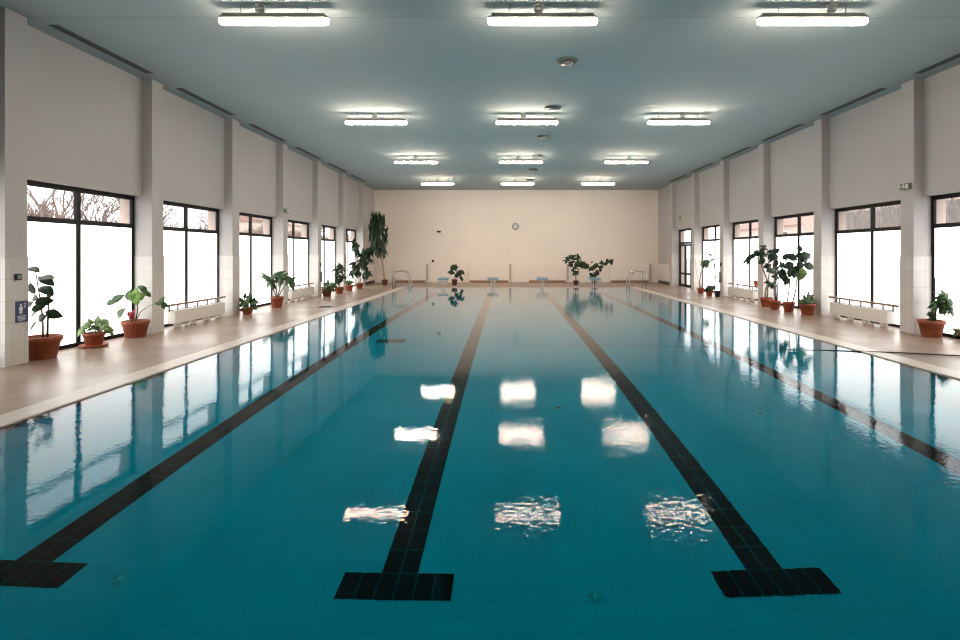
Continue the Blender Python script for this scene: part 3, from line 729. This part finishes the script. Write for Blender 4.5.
leaves(P, [(*c4(303, 262), 4, 140, .6, 0), (*c4(318, 300), 3.5, 30, .6, 0), (*c4(330, 340), 3, 160, .6, 0), (*c4(380, 465), 3, 20, .6, 0)], 'leafmid', aspect=.5, seed=24)
# nearest right
def c5(x, y): return 820 + x / 6.4, 280 + y / 6.4
P = plant('potted_schefflera', 'thick-stemmed potted plant drooping to the right, beside the nearest right pilaster', 931.3, 337.8, 22.6, 16.5)
stem(P, [c5(715, 272), c5(718, 230), c5(728, 190), c5(745, 140)], .045, .02); stem(P, [c5(738, 272), c5(738, 215), c5(750, 160)], .03, .012)
stem(P, [c5(733, 272), c5(735, 180), c5(736, 0), c5(736, -12)], .011, .011, 'dark', 'support_cane')
n5 = [(770, 105), (795, 115), (815, 130), (750, 150), (780, 150), (810, 165), (838, 160), (845, 190), (812, 205), (785, 180), (735, 165)]
lv = []
for i, (a, b) in enumerate(n5): lv += scatter(6, *c5(a, b), 3.6, 3.2, 6.8, 300 + i, dz=.16, hang=.7)
leaves(P, lv, 'leafmid', aspect=.42, droop=.3, seed=25)
leaves(P, scatter(9, *c5(722, 225), 4, 6, 6.5, 44, dz=.06), 'leaf', 'lower_leaves', .4, .2, 26)
P = plant('potted_begonia', 'terracotta pot cut by the right edge of the picture', 966, 340, 20, 10)
stem(P, [(964, 331), (959, 330), (955, 333)], .012, .008, 'stem')
leaves(P, [(955.5, 334.5, 5, 215, .6, -.05), (958, 330, 5, 150, .6, -.05)] + scatter(10, 970, 326, 8, 5, 7, 55, dz=.1), 'leafmid', aspect=.55, seed=27)

# ------------------------------------------------------------------ outside the windows
gr = MB()
for b in ((-140, -XW - .3, -60, 180), (XW + .3, 140, -60, 180), (-XW - .3, XW + .3, -60, Y0 - .3), (-XW - .3, XW + .3, YB + .3, 180)): gr.box(*b, -.5, -.3)
struct(gr.build('ground', M['ground']))
def bare_tree(seed, h):
    rg = random.Random(seed); mb = MB()
    def grow(p, d, L, r, lev):
        q = [p]; dd = d.copy()
        for i in range(3):
            dd = (dd + Vector((rg.uniform(-.2, .2), rg.uniform(-.2, .2), rg.uniform(-.05, .15)))).normalized(); q.append(q[-1] + dd * L / 3)
        mb.tube(q, [r, r * .86, r * .72, r * .55], 5 if lev < 2 else 3, caps=False)
        if lev >= 4: return
        for i in range(4):
            a = rg.uniform(0, 2 * math.pi); sp = rg.uniform(.45, .95)
            nd = (dd + Vector((math.cos(a), math.sin(a), rg.uniform(-.1, .5))) * sp).normalized()
            grow(q[rg.choice((2, 3, 3))], nd, L * rg.uniform(.58, .82), r * .56, lev + 1)
    grow(Vector((0, 0, 0)), Vector((0, 0, 1)), h * .30, h * .021, 0)
    return mb
tp = [bare_tree(i, 9.5).build('bare_tree', M['bark']) for i in (3, 8)]
spots = [(-26, 29.5), (-29.5, 37.7), (-25, 34.2), (-29, 52), (-28, 62), (-29, 78), (-29, 92)]
tn = ['behind the left upper pane of the nearest left window', 'behind the right upper pane of the nearest left window, middle', 'at the right edge of the nearest left window', 'beyond the second left window, near', 'beyond the second left window, far', 'beyond the third left window', 'beyond the fourth left window']
for i, (x, y) in enumerate(spots):
    o = tp[i] if i < 2 else tp[i % 2].copy()
    if i >= 2: C.objects.link(o)
    o.location = (x, y, -.3); o.rotation_euler = (0, 0, i * 1.7); s = (1, .95, 1.08, 1, .9, 1.1, 1)[i]; o.scale = (s, s, s)
    tag(o, f'bare winter tree {tn[i]}', 'tree', 'bare trees outside the left windows')
rg = random.Random(4); bm_ = MB()
for i in range(4600):
    y = rg.uniform(20, 120); x = -37 + rg.uniform(-1.0, 1.0); h = rg.uniform(4.0, 5.7) + .5 * math.sin(y * .5)
    a = Vector((x, y, -.3)); bm_.tube([a, a + Vector((rg.uniform(-.5, .5), rg.uniform(-.5, .5), h * .6)), a + Vector((rg.uniform(-.9, .9), rg.uniform(-.9, .9), h))], [.09, .07, .02], 3, caps=False)
tag(bm_.build('brushwood', M['brush']), 'dense brown leafless brushwood along the left windows', 'undergrowth', kind='stuff')
def house(name, label, x0, x1, y0, y1, h, wins, roof_h=1.6, facing=1):
    o = empty(name, ((x0 + x1) / 2, (y0 + y1) / 2, -.3), label, 'building'); a, b = (x1 - x0) / 2, (y1 - y0) / 2
    MB().box(-a, a, -b, b, 0, h).build('walls', M['peach'], o)
    MB().add([(-a - .4, -b - .4, h), (a + .4, -b - .4, h), (a + .4, b + .4, h), (-a - .4, b + .4, h), (0, -b - .4, h + roof_h), (0, b + .4, h + roof_h)],
             [(0, 4, 5, 3), (1, 2, 5, 4), (0, 1, 4), (2, 3, 5), (0, 3, 2, 1)]).build('roof', M['roof'], o)
    for yy, zz in wins:
        xa, xb = (a - .05, a + .05) if facing > 0 else (-a - .05, -a + .05)
        w = MB().box(xa, xb, yy - .5, yy + .5, zz, zz + 1.1).build('window', M['signwhite'], o)
        xa, xb = (a + .04, a + .06) if facing > 0 else (-a - .06, -a - .04)
        MB().box(xa, xb, yy - .42, yy + .42, zz + .08, zz + 1.02).build('pane', M['beam'], w)
    return o
house('town_house', 'peach house with red roof far outside the last left windows', -47, -39, 84, 100, 7, ((-5, 4), (-1, 4), (3, 4)))
# right: board fence close by, houses behind
o = empty('board_fence', (11.5, 10, -.3), 'tall weathered board fence outside the nearest right windows', 'fence')
bd = MB(); y = 0; rg = random.Random(2)
while y < 8.7:
    w = .17; top = 3.48 + rg.uniform(-.05, .05)
    bd.box(-.012, .012, y, y + w - .012, .25, top - .06).box(-.012, .012, y + .03, y + w - .042, top - .06, top); y += w
bd.build('boards', M['boards'], o)
for z in (.6, 2.0, 3.1): MB().box(.012, .07, 0, 8.7, z, z + .09).build('rail', M['beam'], o)
for yy in (.1, 2.9, 5.7, 8.5): MB().box(.02, .14, yy, yy + .12, 0, 3.3).build('post', M['beam'], o)
house('town_house', 'peach house with dark windows outside the second right window', 14.5, 22, 19.0, 27, 4.4, ((-3.2, 2.7), (-1.2, 2.7), (2, 2.7)), 2, -1)
house('town_house', 'peach house with red roof outside the far right windows', 26, 34, 33, 62, 4.6, ((-12, 3), (-8, 3), (-3, 3), (3, 3), (8, 3)), 2.4, -1)

# ------------------------------------------------------------------ light, camera, render settings
w = bpy.data.worlds.new('overcast sky'); SC.world = w; w.use_nodes = True
bg = w.node_tree.nodes['Background']; bg.inputs[0].default_value = (.97, .985, 1.0, 1); bg.inputs[1].default_value = SKY_E
cam = bpy.data.cameras.new('camera'); co = bpy.data.objects.new('camera', cam); C.objects.link(co)
co.location = (CX, 0, CZ); co.rotation_euler = (R(90), 0, 0)
cam.sensor_width = 36; cam.lens = F / 960 * 36; cam.shift_x = -(VX - 480) / 960; cam.shift_y = -(320 - VY) / 960
cam.clip_start = .05; cam.clip_end = 500
SC.camera = co
vs = SC.view_settings; vs.view_transform = 'Standard'; vs.look = 'None'; vs.gamma = 1; vs.use_curve_mapping = False; vs.exposure = 0.0
cy = SC.cycles; cy.filter_width = 1.25; cy.use_denoising = True; cy.max_bounces = 10; cy.diffuse_bounces = 5; cy.glossy_bounces = 6; cy.transmission_bounces = 8
cy.transparent_max_bounces = 12; cy.caustics_reflective = True; cy.caustics_refractive = True; cy.sample_clamp_indirect = 6; cy.sample_clamp_direct = 0; cy.blur_glossy = .3
